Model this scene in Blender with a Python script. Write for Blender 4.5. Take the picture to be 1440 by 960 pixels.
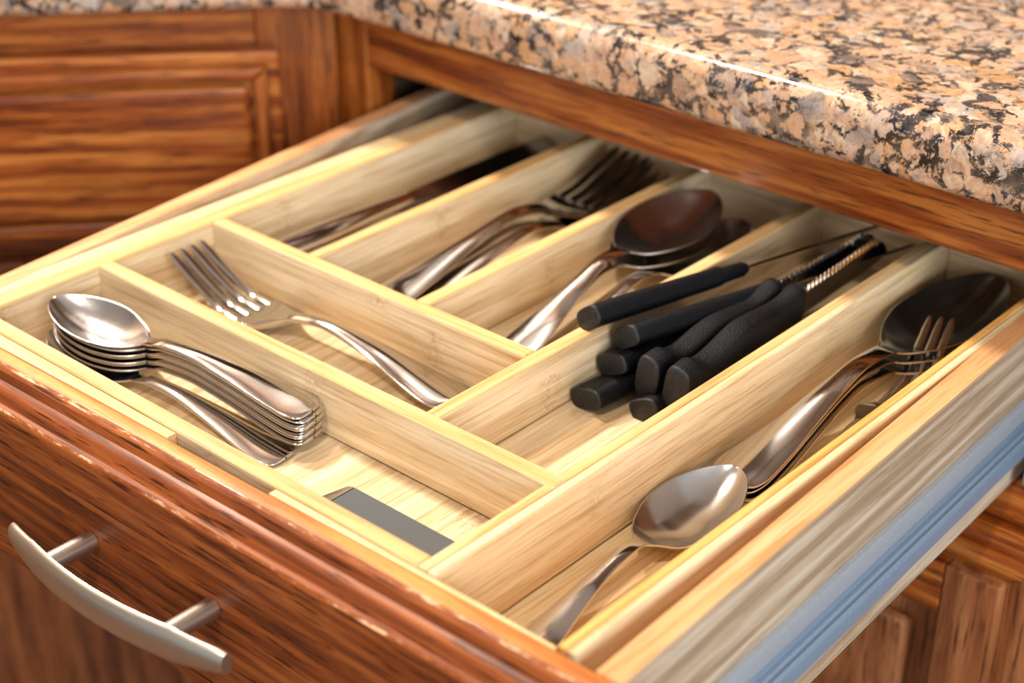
import bpy, bmesh, math, random
import numpy as np
from mathutils import Matrix, Vector, Euler

# ------------------------------------------------------------------ clear
for o in list(bpy.data.objects):
    bpy.data.objects.remove(o)
SC = bpy.context.scene
COL = SC.collection
S = 0.28                     # one drawing unit (inner tray width) in metres; tray rim is z = 0

# ------------------------------------------------------------------ camera
cam_d = bpy.data.cameras.new('camera')
cam = bpy.data.objects.new('camera', cam_d)
COL.objects.link(cam)
yaw, pit, rol = math.radians(-41.387), math.radians(28.5563), math.radians(-0.2312)
fw = Vector((math.sin(yaw) * math.cos(pit), math.cos(yaw) * math.cos(pit), -math.sin(pit)))
rt = Vector((math.cos(yaw), -math.sin(yaw), 0))
dn = fw.cross(rt)
r2 = rt * math.cos(rol) + dn * math.sin(rol)
d2 = dn * math.cos(rol) - rt * math.sin(rol)
m = Matrix((r2, -d2, -fw)).transposed().to_4x4()
m.translation = Vector((1.16848, -1.17707, 1.20805)) * S
cam.matrix_world = m
cam_d.sensor_width = 36.0
cam_d.lens = 2272.0 / 1440.0 * 36.0
cam_d.clip_start = 0.01
cam_d.dof.use_dof = True
cam_d.dof.focus_distance = 2.36 * S
cam_d.dof.aperture_fstop = 6.3
SC.camera = cam

# ------------------------------------------------------------------ world, lights, exposure
W = bpy.data.worlds.new('world')
SC.world = W
W.use_nodes = True
W.node_tree.nodes['Background'].inputs[0].default_value = (0.86, 0.93, 1.0, 1)
W.node_tree.nodes['Background'].inputs[1].default_value = 0.33

def area_light(name, loc, size, power, color, target=None, shape='DISK', size_y=None, spread=180):
    l = bpy.data.lights.new(name, 'AREA')
    l.shape = shape
    l.size = size
    if size_y:
        l.size_y = size_y
    l.energy = power
    l.color = color
    l.spread = math.radians(spread)
    o = bpy.data.objects.new(name, l)
    COL.objects.link(o)
    o.location = loc
    t = Vector(target) if target else Vector((loc[0], loc[1], loc[2] - 1))
    o.rotation_euler = (t - Vector(loc)).to_track_quat('-Z', 'Y').to_euler()
    return o

WARM = (1.0, 0.90, 0.77)
area_light('ceiling_lamp', (-0.85, 0.20, 1.44), 0.13, 11, WARM)
area_light('ceiling_lamp', (-1.42, 0.30, 1.44), 0.13, 34, WARM)
area_light('ceiling_lamp', (0.25, -0.75, 1.44), 0.13, 9, WARM)
area_light('window_fill', (2.4, -1.0, 0.80), 1.2, 36, (0.86, 0.93, 1.0), (0, 0.2, 0), 'RECTANGLE', 1.1)  # unseen cool source added as fill for the right-facing faces
area_light('window_fill', (-2.4, -1.6, 0.75), 1.2, 5, (0.80, 0.90, 1.0), (0, 0.2, 0), 'RECTANGLE', 1.1)  # weak unseen fill added from the left

SC.view_settings.view_transform = 'Standard'
SC.view_settings.look = 'None'
SC.view_settings.exposure = 0.82
SC.view_settings.gamma = 1.0
SC.view_settings.use_curve_mapping = False
SC.cycles.sample_clamp_indirect = 6.0

# ------------------------------------------------------------------ material helpers
def lin(c):
    return tuple(((v / 255) / 12.92 if v / 255 <= 0.04045 else ((v / 255 + 0.055) / 1.055) ** 2.4) for v in c) + (1.0,)

class NT:
    def __init__(s, name):
        s.m = bpy.data.materials.new(name)
        s.m.use_nodes = True
        s.t = s.m.node_tree
        s.b = s.t.nodes['Principled BSDF']
    def n(s, typ, **kw):
        x = s.t.nodes.new(typ)
        for k, v in kw.items():
            if k.startswith('i_'):
                key = k[2:]
                x.inputs[int(key) if key.isdigit() else key].default_value = v
            else:
                setattr(x, k, v)
        return x
    def l(s, a, b):
        s.t.links.new(a, b)
    def math(s, op, a, b=None, c=None):
        x = s.n('ShaderNodeMath', operation=op)
        for i, v in enumerate((a, b, c)):
            if v is None:
                continue
            if isinstance(v, (int, float)):
                x.inputs[i].default_value = v
            else:
                s.l(v, x.inputs[i])
        return x.outputs[0]
    def ramp(s, fac, stops, interp='LINEAR'):
        x = s.n('ShaderNodeValToRGB')
        x.color_ramp.interpolation = interp
        e = x.color_ramp.elements
        while len(e) < len(stops):
            e.new(0.5)
        for i, (p, c) in enumerate(stops):
            e[i].position = p
            e[i].color = c if len(c) == 4 else tuple(c) + (1,)
        s.l(fac, x.inputs[0])
        return x.outputs[0]
    def mix(s, fac, a, b, mode='MIX'):
        x = s.n('ShaderNodeMix', data_type='RGBA', blend_type=mode)
        if isinstance(fac, (int, float)):
            x.inputs[0].default_value = fac
        else:
            s.l(fac, x.inputs[0])
        for i, v in ((6, a), (7, b)):
            if isinstance(v, tuple):
                x.inputs[i].default_value = v
            else:
                s.l(v, x.inputs[i])
        return x.outputs[2]
    def noise(s, vec, scale, detail=4, rough=0.55, dist=0.0):
        x = s.n('ShaderNodeTexNoise')
        x.inputs['Scale'].default_value = scale
        x.inputs['Detail'].default_value = detail
        x.inputs['Roughness'].default_value = rough
        x.inputs['Distortion'].default_value = dist
        s.l(vec, x.inputs['Vector'])
        return x.outputs[0]
    def coords(s, scale, rnd=True):
        tc = s.n('ShaderNodeTexCoord')
        v = tc.outputs['Object']
        if rnd:
            oi = s.n('ShaderNodeObjectInfo')
            cb = s.n('ShaderNodeCombineXYZ')
            r = s.math('MULTIPLY', oi.outputs['Random'], 7.31)
            for i in range(3):
                s.l(s.math('MULTIPLY', r, (1.0, 1.7, 2.3)[i]), cb.inputs[i])
            ad = s.n('ShaderNodeVectorMath', operation='ADD')
            s.l(v, ad.inputs[0])
            s.l(cb.outputs[0], ad.inputs[1])
            v = ad.outputs[0]
        s.raw = v
        mp = s.n('ShaderNodeMapping')
        mp.inputs['Scale'].default_value = scale
        s.l(v, mp.inputs['Vector'])
        return mp.outputs[0]
    def bump(s, h, strength, dist=0.001):
        x = s.n('ShaderNodeBump')
        x.inputs['Strength'].default_value = strength
        x.inputs['Distance'].default_value = dist
        s.l(h, x.inputs['Height'])
        s.l(x.outputs[0], s.b.inputs['Normal'])

def ax_scale(axis, along, across):
    return tuple(along if i == axis else across for i in range(3))

def bamboo(name, axis, c_mid, c_dark, c_light, knots=0.6):
    k = NT(name)
    v = k.coords(ax_scale(axis, 0.035, 1.0))
    fine = k.noise(v, 620, 4, 0.65)
    med = k.noise(v, 190, 3, 0.55, 0.3)
    col = k.ramp(med, [(0.30, lin(c_dark)), (0.50, lin(c_mid)), (0.68, lin(c_light))])
    st = k.ramp(fine, [(0.38, (0.70, 0.62, 0.52, 1)), (0.50, (1, 1, 1, 1))])
    col = k.mix(0.75, col, st, 'MULTIPLY')
    # laminated strips, each with its own tone, and knuckles of the cane
    sp = k.n('ShaderNodeSeparateXYZ')
    k.l(k.raw, sp.inputs[0])
    o = [i for i in range(3) if i != axis]
    across = k.math('ADD', sp.outputs[o[0]], sp.outputs[o[1]])
    cell = k.math('FLOOR', k.math('MULTIPLY', across, 1 / 0.019))
    wn = k.n('ShaderNodeTexWhiteNoise', noise_dimensions='1D')
    k.l(cell, wn.inputs['W'])
    tone = k.ramp(wn.outputs['Value'], [(0.0, (0.90, 0.87, 0.82, 1)), (1.0, (1.06, 1.05, 1.03, 1))])
    col = k.mix(0.8, col, tone, 'MULTIPLY')
    al = k.math('ADD', k.math('MULTIPLY', sp.outputs[axis], 1 / 0.17), k.math('MULTIPLY', wn.outputs['Value'], 5.0))
    fr = k.math('ABSOLUTE', k.math('SUBTRACT', k.math('FRACT', al), 0.5))
    band = k.math('SUBTRACT', 1.0, k.math('MULTIPLY', fr, 17.0))
    band = k.math('MAXIMUM', band, 0.0)
    vv = k.n('ShaderNodeMapping')
    vv.inputs['Scale'].default_value = ax_scale(axis, 0.5, 1.0)
    k.l(k.raw, vv.inputs['Vector'])
    spk = k.noise(vv.outputs[0], 520, 4, 0.7, 0.8)
    spk = k.ramp(spk, [(0.47, (0, 0, 0, 1)), (0.62, (1, 1, 1, 1))])
    kn = k.math('MULTIPLY', k.math('MULTIPLY', band, spk), knots)
    col = k.mix(kn, col, lin((150, 98, 48)))
    k.l(col, k.b.inputs['Base Color'])
    k.b.inputs['Roughness'].default_value = 0.42
    k.b.inputs['Coat Weight'].default_value = 0.25
    k.b.inputs['Coat Roughness'].default_value = 0.22
    k.bump(fine, 0.12, 0.0006)
    return k.m

def oak(name, axis, c_dark, c_mid, c_light, rough=0.34, coat=0.5, pore=0.75, scale=1.0, along=0.075, con=0.14):
    k = NT(name)
    v = k.coords(ax_scale(axis, along, 1.0))
    dis = k.noise(v, 34 * scale, 3, 0.5, 0.6)
    med = k.noise(v, 120 * scale, 4, 0.6, 0.4)
    wv = k.n('ShaderNodeTexWave', wave_type='BANDS', bands_direction='DIAGONAL')
    wv.inputs['Scale'].default_value = 34 * scale
    wv.inputs['Distortion'].default_value = 7
    wv.inputs['Detail'].default_value = 3
    wv.inputs['Detail Scale'].default_value = 1.6
    k.l(v, wv.inputs['Vector'])
    g = k.mix(0.6, wv.outputs['Color'], dis)
    g = k.mix(0.55, g, med)
    fine = k.noise(v, 420, 5, 0.65)
    g2 = k.mix(0.3, g, fine)
    col = k.ramp(g2, [(0.5 - con, lin(c_dark)), (0.50, lin(c_mid)), (0.5 + con, lin(c_light))])
    v2 = k.n('ShaderNodeMapping')
    v2.inputs['Scale'].default_value = ax_scale(axis, 0.05, 1.0)
    k.l(k.raw, v2.inputs['Vector'])
    po = k.noise(v2.outputs[0], 700, 3, 0.6)
    pm = k.ramp(po, [(0.36, (1, 1, 1, 1)), (0.45, (0, 0, 0, 1))])
    pm = k.math('MULTIPLY', pm, pore)
    col = k.mix(pm, col, tuple(x * 0.28 for x in lin(c_dark)[:3]) + (1,))
    k.l(col, k.b.inputs['Base Color'])
    k.b.inputs['Roughness'].default_value = rough
    k.b.inputs['Specular IOR Level'].default_value = 0.35
    k.b.inputs['Coat Weight'].default_value = coat
    k.b.inputs['Coat Roughness'].default_value = 0.2
    k.bump(po, 0.25, 0.0006)
    return k.m

def plain(name, col, rough=0.5, metal=0.0, coat=0.0, noise_amt=0.0, nscale=300, bump=0.0, spec=0.5):
    k = NT(name)
    c = lin(col)
    k.b.inputs['Base Color'].default_value = c
    k.b.inputs['Roughness'].default_value = rough
    k.b.inputs['Metallic'].default_value = metal
    k.b.inputs['Coat Weight'].default_value = coat
    v = k.coords((1, 1, 1))
    n = k.noise(v, nscale, 3, 0.6)
    if noise_amt:
        cc = k.ramp(n, [(0.3, tuple(x * (1 - noise_amt) for x in c[:3]) + (1,)), (0.7, tuple(min(1, x * (1 + noise_amt)) for x in c[:3]) + (1,))])
        k.l(cc, k.b.inputs['Base Color'])
    if bump:
        k.bump(n, bump, 0.0006)
    k.b.inputs['Specular IOR Level'].default_value = spec
    return k.m

def steel(name, col=(205, 202, 198), rough=0.13, brushed=0, axis=0):
    k = NT(name)
    k.b.inputs['Base Color'].default_value = lin(col)
    k.b.inputs['Metallic'].default_value = 1.0
    v = k.coords(ax_scale(axis, 0.03, 1.0))
    n = k.noise(v, 900, 3, 0.6)
    r = k.math('MULTIPLY_ADD', n, 0.10 if brushed else 0.05, rough - 0.03)
    k.l(r, k.b.inputs['Roughness'])
    if brushed:
        k.bump(n, 0.12 * brushed, 0.0003)
    return k.m

def granite():
    k = NT('polished_granite')
    v = k.coords((1, 1, 1), rnd=False)
    def warped(scale, amt):
        w = k.n('ShaderNodeTexNoise')
        w.inputs['Scale'].default_value = scale
        w.inputs['Detail'].default_value = 6
        w.inputs['Roughness'].default_value = 0.65
        k.l(v, w.inputs['Vector'])
        x = k.n('ShaderNodeVectorMath', operation='MULTIPLY_ADD')
        k.l(w.outputs['Color'], x.inputs[0])
        x.inputs[1].default_value = (amt, amt, amt)
        k.l(v, x.inputs[2])
        return x.outputs[0]
    def vor(vec, scale, feature='F1'):
        x = k.n('ShaderNodeTexVoronoi', feature=feature)
        x.inputs['Scale'].default_value = scale
        k.l(vec, x.inputs['Vector'])
        return x
    wv = warped(90, 0.016)
    vo = vor(wv, 82)
    sp = k.n('ShaderNodeSeparateColor')
    k.l(vo.outputs['Color'], sp.inputs[0])
    base = k.ramp(sp.outputs[0], [(0.0, lin((196, 156, 126))), (0.16, lin((212, 176, 148))), (0.30, lin((196, 150, 106))),
                                  (0.42, lin((212, 190, 166))), (0.56, lin((182, 168, 158))), (0.70, lin((142, 130, 126))),
                                  (0.80, lin((206, 168, 138))), (0.90, lin((112, 98, 92)))], 'CONSTANT')
    # areas of finer crystals with grey quartz and dark specks
    v2 = vor(warped(160, 0.010), 215)
    sp2 = k.n('ShaderNodeSeparateColor')
    k.l(v2.outputs['Color'], sp2.inputs[0])
    finec = k.ramp(sp2.outputs[0], [(0.0, lin((204, 160, 122))), (0.20, lin((150, 140, 136))), (0.36, lin((214, 196, 172))), (0.50, lin((92, 84, 82))),
                                    (0.60, lin((196, 150, 104))), (0.76, lin((176, 166, 158))), (0.90, lin((40, 38, 40)))], 'CONSTANT')
    fm = k.ramp(k.noise(v, 48, 4, 0.6, 0.5), [(0.47, (0, 0, 0, 1)), (0.55, (1, 1, 1, 1))])
    base = k.mix(k.math('MULTIPLY', fm, 0.9), base, finec)
    # soft large feldspar fields over the grains
    big = k.noise(v, 38, 4, 0.6, 0.4)
    fld = k.ramp(big, [(0.44, (0, 0, 0, 1)), (0.60, (1, 1, 1, 1))])
    pe = k.ramp(k.noise(v, 210, 5, 0.7, 0.4), [(0.30, lin((172, 132, 104))), (0.50, lin((204, 164, 132))), (0.70, lin((224, 198, 172)))])
    col = k.mix(k.math('MULTIPLY', fld, 0.72), base, pe)
    n2 = k.noise(v, 260, 6, 0.72, 0.6)
    tint = k.ramp(n2, [(0.32, (0.50, 0.44, 0.42, 1)), (0.50, (1, 1, 1, 1)), (0.72, (1.12, 1.10, 1.06, 1))])
    col = k.mix(0.85, col, tint, 'MULTIPLY')
    # dark mica gathered between the grains
    vd = vor(wv, 82, 'DISTANCE_TO_EDGE')
    near = k.ramp(vd.outputs['Distance'], [(0.0, (1, 1, 1, 1)), (0.22, (0, 0, 0, 1))])
    b2 = k.noise(v, 62, 6, 0.68, 0.8)
    f = k.math('ADD', b2, k.math('MULTIPLY', near, 0.15))
    dm = k.ramp(f, [(0.60, (0, 0, 0, 1)), (0.645, (1, 1, 1, 1))])
    n3 = k.noise(v, 300, 5, 0.75, 0.6)
    dm = k.math('MULTIPLY', dm, k.ramp(n3, [(0.36, (0, 0, 0, 1)), (0.45, (1, 1, 1, 1))]))
    flk = k.ramp(k.noise(v, 420, 3, 0.6, 0.3), [(0.655, (0, 0, 0, 1)), (0.69, (1, 1, 1, 1))])
    dm = k.math('MAXIMUM', dm, k.math('MULTIPLY', flk, 0.9))
    dark = k.ramp(k.noise(v, 150, 3, 0.6), [(0.40, lin((20, 20, 24))), (0.68, lin((84, 76, 74)))])
    col = k.mix(dm, col, dark)
    k.l(col, k.b.inputs['Base Color'])
    k.b.inputs['Roughness'].default_value = 0.14
    k.b.inputs['Coat Weight'].default_value = 0.4
    k.b.inputs['Coat Roughness'].default_value = 0.06
    k.bump(n2, 0.05, 0.0008)
    return k.m

BM, BD, BL = (224, 199, 161), (203, 171, 127), (238, 219, 185)
def worn_edge():
    """edge of the oak front rubbed pale in places"""
    k = NT('rubbed_oak_edge')
    v = k.coords((0.22, 1, 1))
    n = k.noise(v, 240, 5, 0.7)
    col = k.ramp(n, [(0.40, lin((112, 54, 24))), (0.54, lin((150, 84, 42))), (0.60, lin((206, 164, 122))), (0.72, lin((226, 196, 160)))])
    k.l(col, k.b.inputs['Base Color'])
    k.b.inputs['Roughness'].default_value = 0.55
    return k.m

M = {
    'bamboo_x': bamboo('bamboo_across', 0, BM, BD, BL),
    'bamboo_y': bamboo('bamboo_lengthwise', 1, BM, BD, BL),
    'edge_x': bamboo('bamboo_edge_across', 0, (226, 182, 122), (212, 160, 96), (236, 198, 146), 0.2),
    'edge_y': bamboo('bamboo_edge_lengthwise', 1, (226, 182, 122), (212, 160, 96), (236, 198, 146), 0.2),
    'bamboo_rim': bamboo('bamboo_golden_strip', 1, (226, 170, 92), (206, 146, 70), (238, 190, 118), 0.3),
    'bamboo_pale': bamboo('bamboo_pale', 1, (230, 204, 160), (214, 180, 132), (240, 220, 184), 0.35),
    'side_top': bamboo('drawer_side_peach', 1, (222, 164, 112), (208, 144, 90), (232, 184, 138), 0.0),
    'side_out': oak('drawer_side_grey_tan', 1, (164, 138, 110), (192, 168, 140), (210, 192, 168), 0.5, 0.1, 0.2, 1.6, 0.03, 0.085),
    'strip_x': bamboo('drawer_strip_maple', 0, (228, 190, 134), (214, 170, 112), (238, 204, 154), 0.0),
    'front_x': oak('reddish_oak_front', 0, (92, 44, 20), (128, 64, 28), (154, 84, 38), 0.5, 0.08, 0.9, 1.6, 0.045, 0.11),
    'front_worn': worn_edge(),
    'front_top': oak('orange_oak_top', 0, (170, 92, 38), (206, 128, 62), (226, 156, 88), 0.4, 0.4, 0.3, 1.2),  # more orange oak for the top faces of the drawer front
    'oak_x': oak('honey_oak_across', 0, (104, 44, 12), (154, 76, 22), (194, 118, 50), 0.36, 0.35, 0.8, 1.2, 0.05, 0.11),
    'oak_z': oak('honey_oak_upright', 2, (104, 48, 14), (152, 78, 26), (186, 112, 48), 0.36, 0.35, 0.8),
    'oak_dark': oak('brown_oak_door', 2, (120, 66, 36), (158, 98, 58), (184, 124, 80), 0.4, 0.3, 0.85),
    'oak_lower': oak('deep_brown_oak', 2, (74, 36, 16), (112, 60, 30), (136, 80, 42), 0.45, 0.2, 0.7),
    'oak_shade': oak('shaded_oak', 2, (62, 40, 26), (92, 62, 42), (116, 82, 58), 0.5, 0.1, 0.5),  # oak with the wall cabinets' shade put into its colour
    'ply': plain('plywood_inside', (84, 62, 44), 0.6, noise_amt=0.2, nscale=60),
    'granite': granite(),
    'steel': steel('polished_steel', (208, 204, 200), 0.10),
    'steel_bowl': steel('satin_steel_bowl', (205, 203, 202), 0.20, 0.6, 1),
    'steel_dark': steel('blade_steel', (150, 150, 152), 0.16, 0.5, 0),
    'nickel': steel('brushed_nickel', (200, 190, 176), 0.36, 0.8, 0),
    'plastic': plain('black_textured_plastic', (6, 7, 11), 0.5, noise_amt=0.9, nscale=1300, bump=1.0, spec=0.2),
    'plastic_worn': plain('rubbed_black_plastic', (40, 39, 40), 0.55, noise_amt=0.5, nscale=900, bump=0.5, spec=0.25),
    'slide': plain('grey_blue_coated_steel', (128, 146, 166), 0.38, metal=0.15, noise_amt=0.06, nscale=500, bump=0.05),
    'slide_top': plain('grey_coated_steel', (152, 158, 166), 0.45, metal=0.1, noise_amt=0.06, nscale=500, bump=0.05),
    'card': plain('matt_grey_coating', (88, 90, 92), 0.75, spec=0.2),
    'wall': plain('cream_wall_paint', (158, 138, 118), 0.8, noise_amt=0.02, nscale=80),
    'floor': oak('floor_boards', 0, (88, 60, 40), (120, 86, 60), (140, 104, 76), 0.4, 0.2, 0.5),
    'ceiling': plain('white_ceiling_paint', (238, 236, 232), 0.85, noise_amt=0.01, nscale=40),
}

for q in ('front_x', 'front_top', 'front_worn'):
    M[q].node_tree.nodes['Principled BSDF'].inputs['Specular IOR Level'].default_value = 0.16
    M[q].node_tree.nodes['Principled BSDF'].inputs['Coat Weight'].default_value = 0.04

# ------------------------------------------------------------------ mesh helpers (coordinates in drawing units)
def mesh_obj(name, V, F, mat, parent=None, smooth=False, normals=None, fmats=None):
    """link ONE mesh object; V is in world units (or local units when parent is given with local=True geometry)"""
    me = bpy.data.meshes.new(name)
    me.from_pydata([tuple(float(c) * S for c in v) for v in V], [], F)
    mats = mat if isinstance(mat, (list, tuple)) else [mat]
    for mm in mats:
        me.materials.append(mm)
    if fmats is not None:
        me.polygons.foreach_set('material_index', fmats)
    if smooth:
        me.polygons.foreach_set('use_smooth', [True] * len(me.polygons))
    me.update()
    if normals is not None:
        me.normals_split_custom_set_from_vertices([tuple(n) for n in normals])
    o = bpy.data.objects.new(name, me)
    COL.objects.link(o)
    if parent:
        o.parent = parent
    return o

def bm_obj(name, bm, mat, parent=None, off=(0, 0, 0), smooth=False):
    bmesh.ops.recalc_face_normals(bm, faces=bm.faces[:])
    for v in bm.verts:
        v.co = (v.co - Vector(off)) * S
    me = bpy.data.meshes.new(name)
    bm.to_mesh(me)
    bm.free()
    for mm in (mat if isinstance(mat, (list, tuple)) else [mat]):
        me.materials.append(mm)
    if smooth:
        me.polygons.foreach_set('use_smooth', [True] * len(me.polygons))
    o = bpy.data.objects.new(name, me)
    COL.objects.link(o)
    if parent:
        o.parent = parent
    return o

def hexa(P, bev=0.0, seg=1):
    """box from 8 corners: bottom ring then top ring"""
    bm = bmesh.new()
    v = [bm.verts.new(p) for p in P]
    for f in ((3, 2, 1, 0), (4, 5, 6, 7), (0, 1, 5, 4), (1, 2, 6, 5), (2, 3, 7, 6), (3, 0, 4, 7)):
        bm.faces.new([v[i] for i in f])
    if bev:
        bmesh.ops.bevel(bm, geom=bm.edges[:], offset=bev, segments=seg, affect='EDGES', profile=0.5)
    return bm

def box(x0, x1, y0, y1, z0, z1, bev=0.0, seg=1):
    return hexa([(x0, y0, z0), (x1, y0, z0), (x1, y1, z0), (x0, y1, z0),
                 (x0, y0, z1), (x1, y0, z1), (x1, y1, z1), (x0, y1, z1)], bev, seg)

def prism(prof, A, B, f):
    """closed profile of (a, b) pairs swept from parameter A to B; f(a, b, s) -> xyz"""
    bm = bmesh.new()
    n = len(prof)
    r0 = [bm.verts.new(f(a, b, A)) for a, b in prof]
    r1 = [bm.verts.new(f(a, b, B)) for a, b in prof]
    for i in range(n):
        j = (i + 1) % n
        bm.faces.new((r0[i], r0[j], r1[j], r1[i]))
    bm.faces.new(r0[::-1])
    bm.faces.new(r1)
    return bm

def tube(path, rad, n=16, cap=True, sx=1.0, sz=1.0):
    bm = bmesh.new()
    rings = []
    for i, p in enumerate(path):
        p = Vector(p)
        a = Vector(path[max(0, i - 1)])
        b = Vector(path[min(len(path) - 1, i + 1)])
        t = (b - a).normalized()
        up = Vector((0, 0, 1)) if abs(t.z) < 0.9 else Vector((1, 0, 0))
        x = t.cross(up).normalized()
        y = x.cross(t)
        r = rad[i] if isinstance(rad, (list, tuple)) else rad
        rings.append([bm.verts.new(p + x * (math.cos(2 * math.pi * q / n) * r * sx) + y * (math.sin(2 * math.pi * q / n) * r * sz)) for q in range(n)])
    for a, b in zip(rings, rings[1:]):
        for q in range(n):
            bm.faces.new((a[q], a[(q + 1) % n], b[(q + 1) % n], b[q]))
    if cap:
        bm.faces.new(rings[0][::-1])
        bm.faces.new(rings[-1])
    return bm

def thing(name, label, cat, loc=(0, 0, 0), rot=(0, 0, 0), group=None):
    o = bpy.data.objects.new(name, None)
    o.empty_display_size = 0.02
    COL.objects.link(o)
    o.location = Vector(loc) * S
    o.rotation_euler = rot
    tag(o, label, cat, group)
    return o

def tag(o, label, cat, group=None):
    o['label'] = label
    o['category'] = cat
    if group:
        o['group'] = group

def struct(o):
    o['kind'] = 'structure'
    return o

def sharp_smooth(o, ang=35):
    me = o.data
    me.polygons.foreach_set('use_smooth', [True] * len(me.polygons))
    bm = bmesh.new()
    bm.from_mesh(me)
    for e in bm.edges:
        if len(e.link_faces) == 2 and e.calc_face_angle(0) > math.radians(ang):
            e.smooth = False
    bm.to_mesh(me)
    bm.free()
    return o

# ------------------------------------------------------------------ room
FZ, CZ = -3.07, 5.25
struct(bm_obj('floor', box(-7, 7, -9, 3.2, FZ - 0.1, FZ), M['floor']))
struct(bm_obj('ceiling', box(-7, 7, -9, 3.2, CZ, CZ + 0.1), M['ceiling']))
struct(bm_obj('wall_back', box(-7, 7, 3.2, 3.4, FZ, CZ), M['wall']))
struct(bm_obj('wall_left', box(-7.2, -7, -9, 3.4, FZ, CZ), M['wall']))

def upper(name, label, x0, x1):  # unseen cabinets, added so the cutlery has brown to reflect
    o = thing(name, label, 'cabinet', ((x0 + x1) / 2, 2.6, 2.0))
    oo = ((x0 + x1) / 2, 2.6, 2.0)
    bm_obj('carcass', box(x0, x1, 2.13, 3.19, 2.0, 4.9), M['oak_shade'], o, oo)
    w = (x1 - x0) / 2
    for i in range(2):
        bm_obj('door', box(x0 + i * w + 0.02, x0 + (i + 1) * w - 0.02, 2.06, 2.128, 2.03, 4.85, 0.01, 2), M['oak_shade'], o, oo)
upper('unseen_wall_cabinet', 'oak wall cabinet added above the granite worktop for reflections, out of view', -2.2, 0.5)
upper('unseen_wall_cabinet', 'second oak wall cabinet added further left above the worktop for reflections, out of view', -5.0, -2.25)

# ------------------------------------------------------------------ right base cabinet (face plane y = YF)
YF = 1.08
XC = -1.325                   # inside corner with the diagonal cabinet
cab = thing('base_cabinet', 'honey oak base cabinet under the granite worktop, its top drawer pulled open', 'cabinet', (-0.2, 1.9, FZ))
CO = (-0.2, 1.9, FZ)
FT = 0.07
XR = 0.50
def cpart(name, bm, mat, smooth=False):
    return bm_obj(name, bm, M[mat], cab, CO, smooth)
cpart('face_frame_stile', box(XC, -1.231, YF, YF + FT, -2.75, 0.225, 0.004), 'oak_z')
cpart('face_frame_stile', box(0.40, XR, YF, YF + FT, -2.75, 0.225, 0.004), 'oak_z')
cpart('face_frame_rail', box(-1.2305, 0.3995, YF, YF + FT, 0.085, 0.225, 0.004), 'oak_x')
cpart('face_frame_rail', box(-1.2305, 0.3995, YF, YF + FT, -0.46, -0.300, 0.004), 'oak_x')
cpart('face_frame_rail', box(-1.2305, 0.3995, YF, YF + FT, -2.75, -2.60, 0.004), 'oak_x')
cpart('corner_light_stop', box(XC - 0.05, XC + 0.05, YF + 0.03, YF + 0.12, -2.75, 0.222), 'oak_z')  # hidden post added to stop a sliver of light at the corner
cpart('side_panel', box(XC - 0.02, XC + 0.03, YF + FT, 3.1, -2.75, 0.22), 'ply')
cpart('side_panel', box(XR - 0.05, XR, YF + FT, 3.1, -2.75, 0.22), 'ply')
cpart('back_panel', box(XC, XR, 3.1, 3.15, -2.75, 0.22), 'ply')
cpart('bottom_panel', box(XC + 0.03, XR - 0.05, YF + FT, 3.1, -2.62, -2.56), 'ply')
cpart('plinth', box(XC + 0.2, XR, YF + 0.2, 3.1, FZ, -2.75), 'oak_x')
cpart('slide_bracket', box(0.318, 0.355, YF - 0.012, 2.6, -0.285, -0.255, 0.006, 2), 'slide')

def frame_door(parent, off, f, w, h, th, stile, mats, name='door'):
    """frame-and-panel door in (s, t) face coordinates, f(s, depth, t) -> xyz; depth grows outwards"""
    d = bpy.data.objects.new(name, None)
    COL.objects.link(d)
    d.parent = parent
    mats = {k: M[v] for k, v in mats.items()}
    lip = 0.085
    def hb(s0, s1, t0, t1, d0, d1, bev):
        return hexa([f(s0, d0, t0), f(s1, d0, t0), f(s1, d1, t0), f(s0, d1, t0),
                     f(s0, d0, t1), f(s1, d0, t1), f(s1, d1, t1), f(s0, d1, t1)], bev, 2)
    bm_obj('stile', hb(lip, stile, lip, h - lip, 0, th, 0.005), mats['v'], d, off)
    bm_obj('stile', hb(w - stile, w - lip, lip, h - lip, 0, th, 0.005), mats['v'], d, off)
    bm_obj('rail', hb(stile, w - stile, lip, stile, 0, th - 0.002, 0.004), mats['h'], d, off)
    bm_obj('rail', hb(stile, w - stile, h - stile, h - lip, 0, th - 0.002, 0.004), mats['h'], d, off)
    bm_obj('panel', hb(stile, w - stile, stile, h - stile, 0, th * 0.3, 0.0), mats['v'], d, off)
    bm_obj('panel_field', hb(stile + 0.06, w - stile - 0.06, stile + 0.06, h - stile - 0.06, th * 0.3, th * 0.75, 0.015), mats['v'], d, off)
    # stepped outer moulding, mitred at the corners: (distance from the edge, height)
    prof = [(0.0, 0.0), (0.0, th * 0.40), (0.006, th * 0.52), (0.026, th * 0.56), (0.032, th * 0.84), (0.040, th * 0.90), (0.060, th * 0.86), (0.074, th * 0.66), (0.0845, th * 0.62), (0.0845, 0.0)]
    def lipbar(p, q, r):
        bm = bmesh.new()
        A = [bm.verts.new(p(a, b)) for a, b in prof]
        B = [bm.verts.new(q(a, b)) for a, b in prof]
        for i in range(len(prof)):
            j = (i + 1) % len(prof)
            bm.faces.new((A[i], A[j], B[j], B[i]))
        bm.faces.new(A[::-1])
        bm.faces.new(B)
        sharp_smooth(bm_obj('moulding', bm, mats[r], d, off), 40)
    lipbar(lambda a, b: f(a, b, a), lambda a, b: f(a, b, h - a), 'v')
    lipbar(lambda a, b: f(w - a, b, a), lambda a, b: f(w - a, b, h - a), 'v')
    lipbar(lambda a, b: f(a, b, h - a), lambda a, b: f(w - a, b, h - a), 'h')
    lipbar(lambda a, b: f(a, b, a), lambda a, b: f(w - a, b, a), 'h')
    return d

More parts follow.
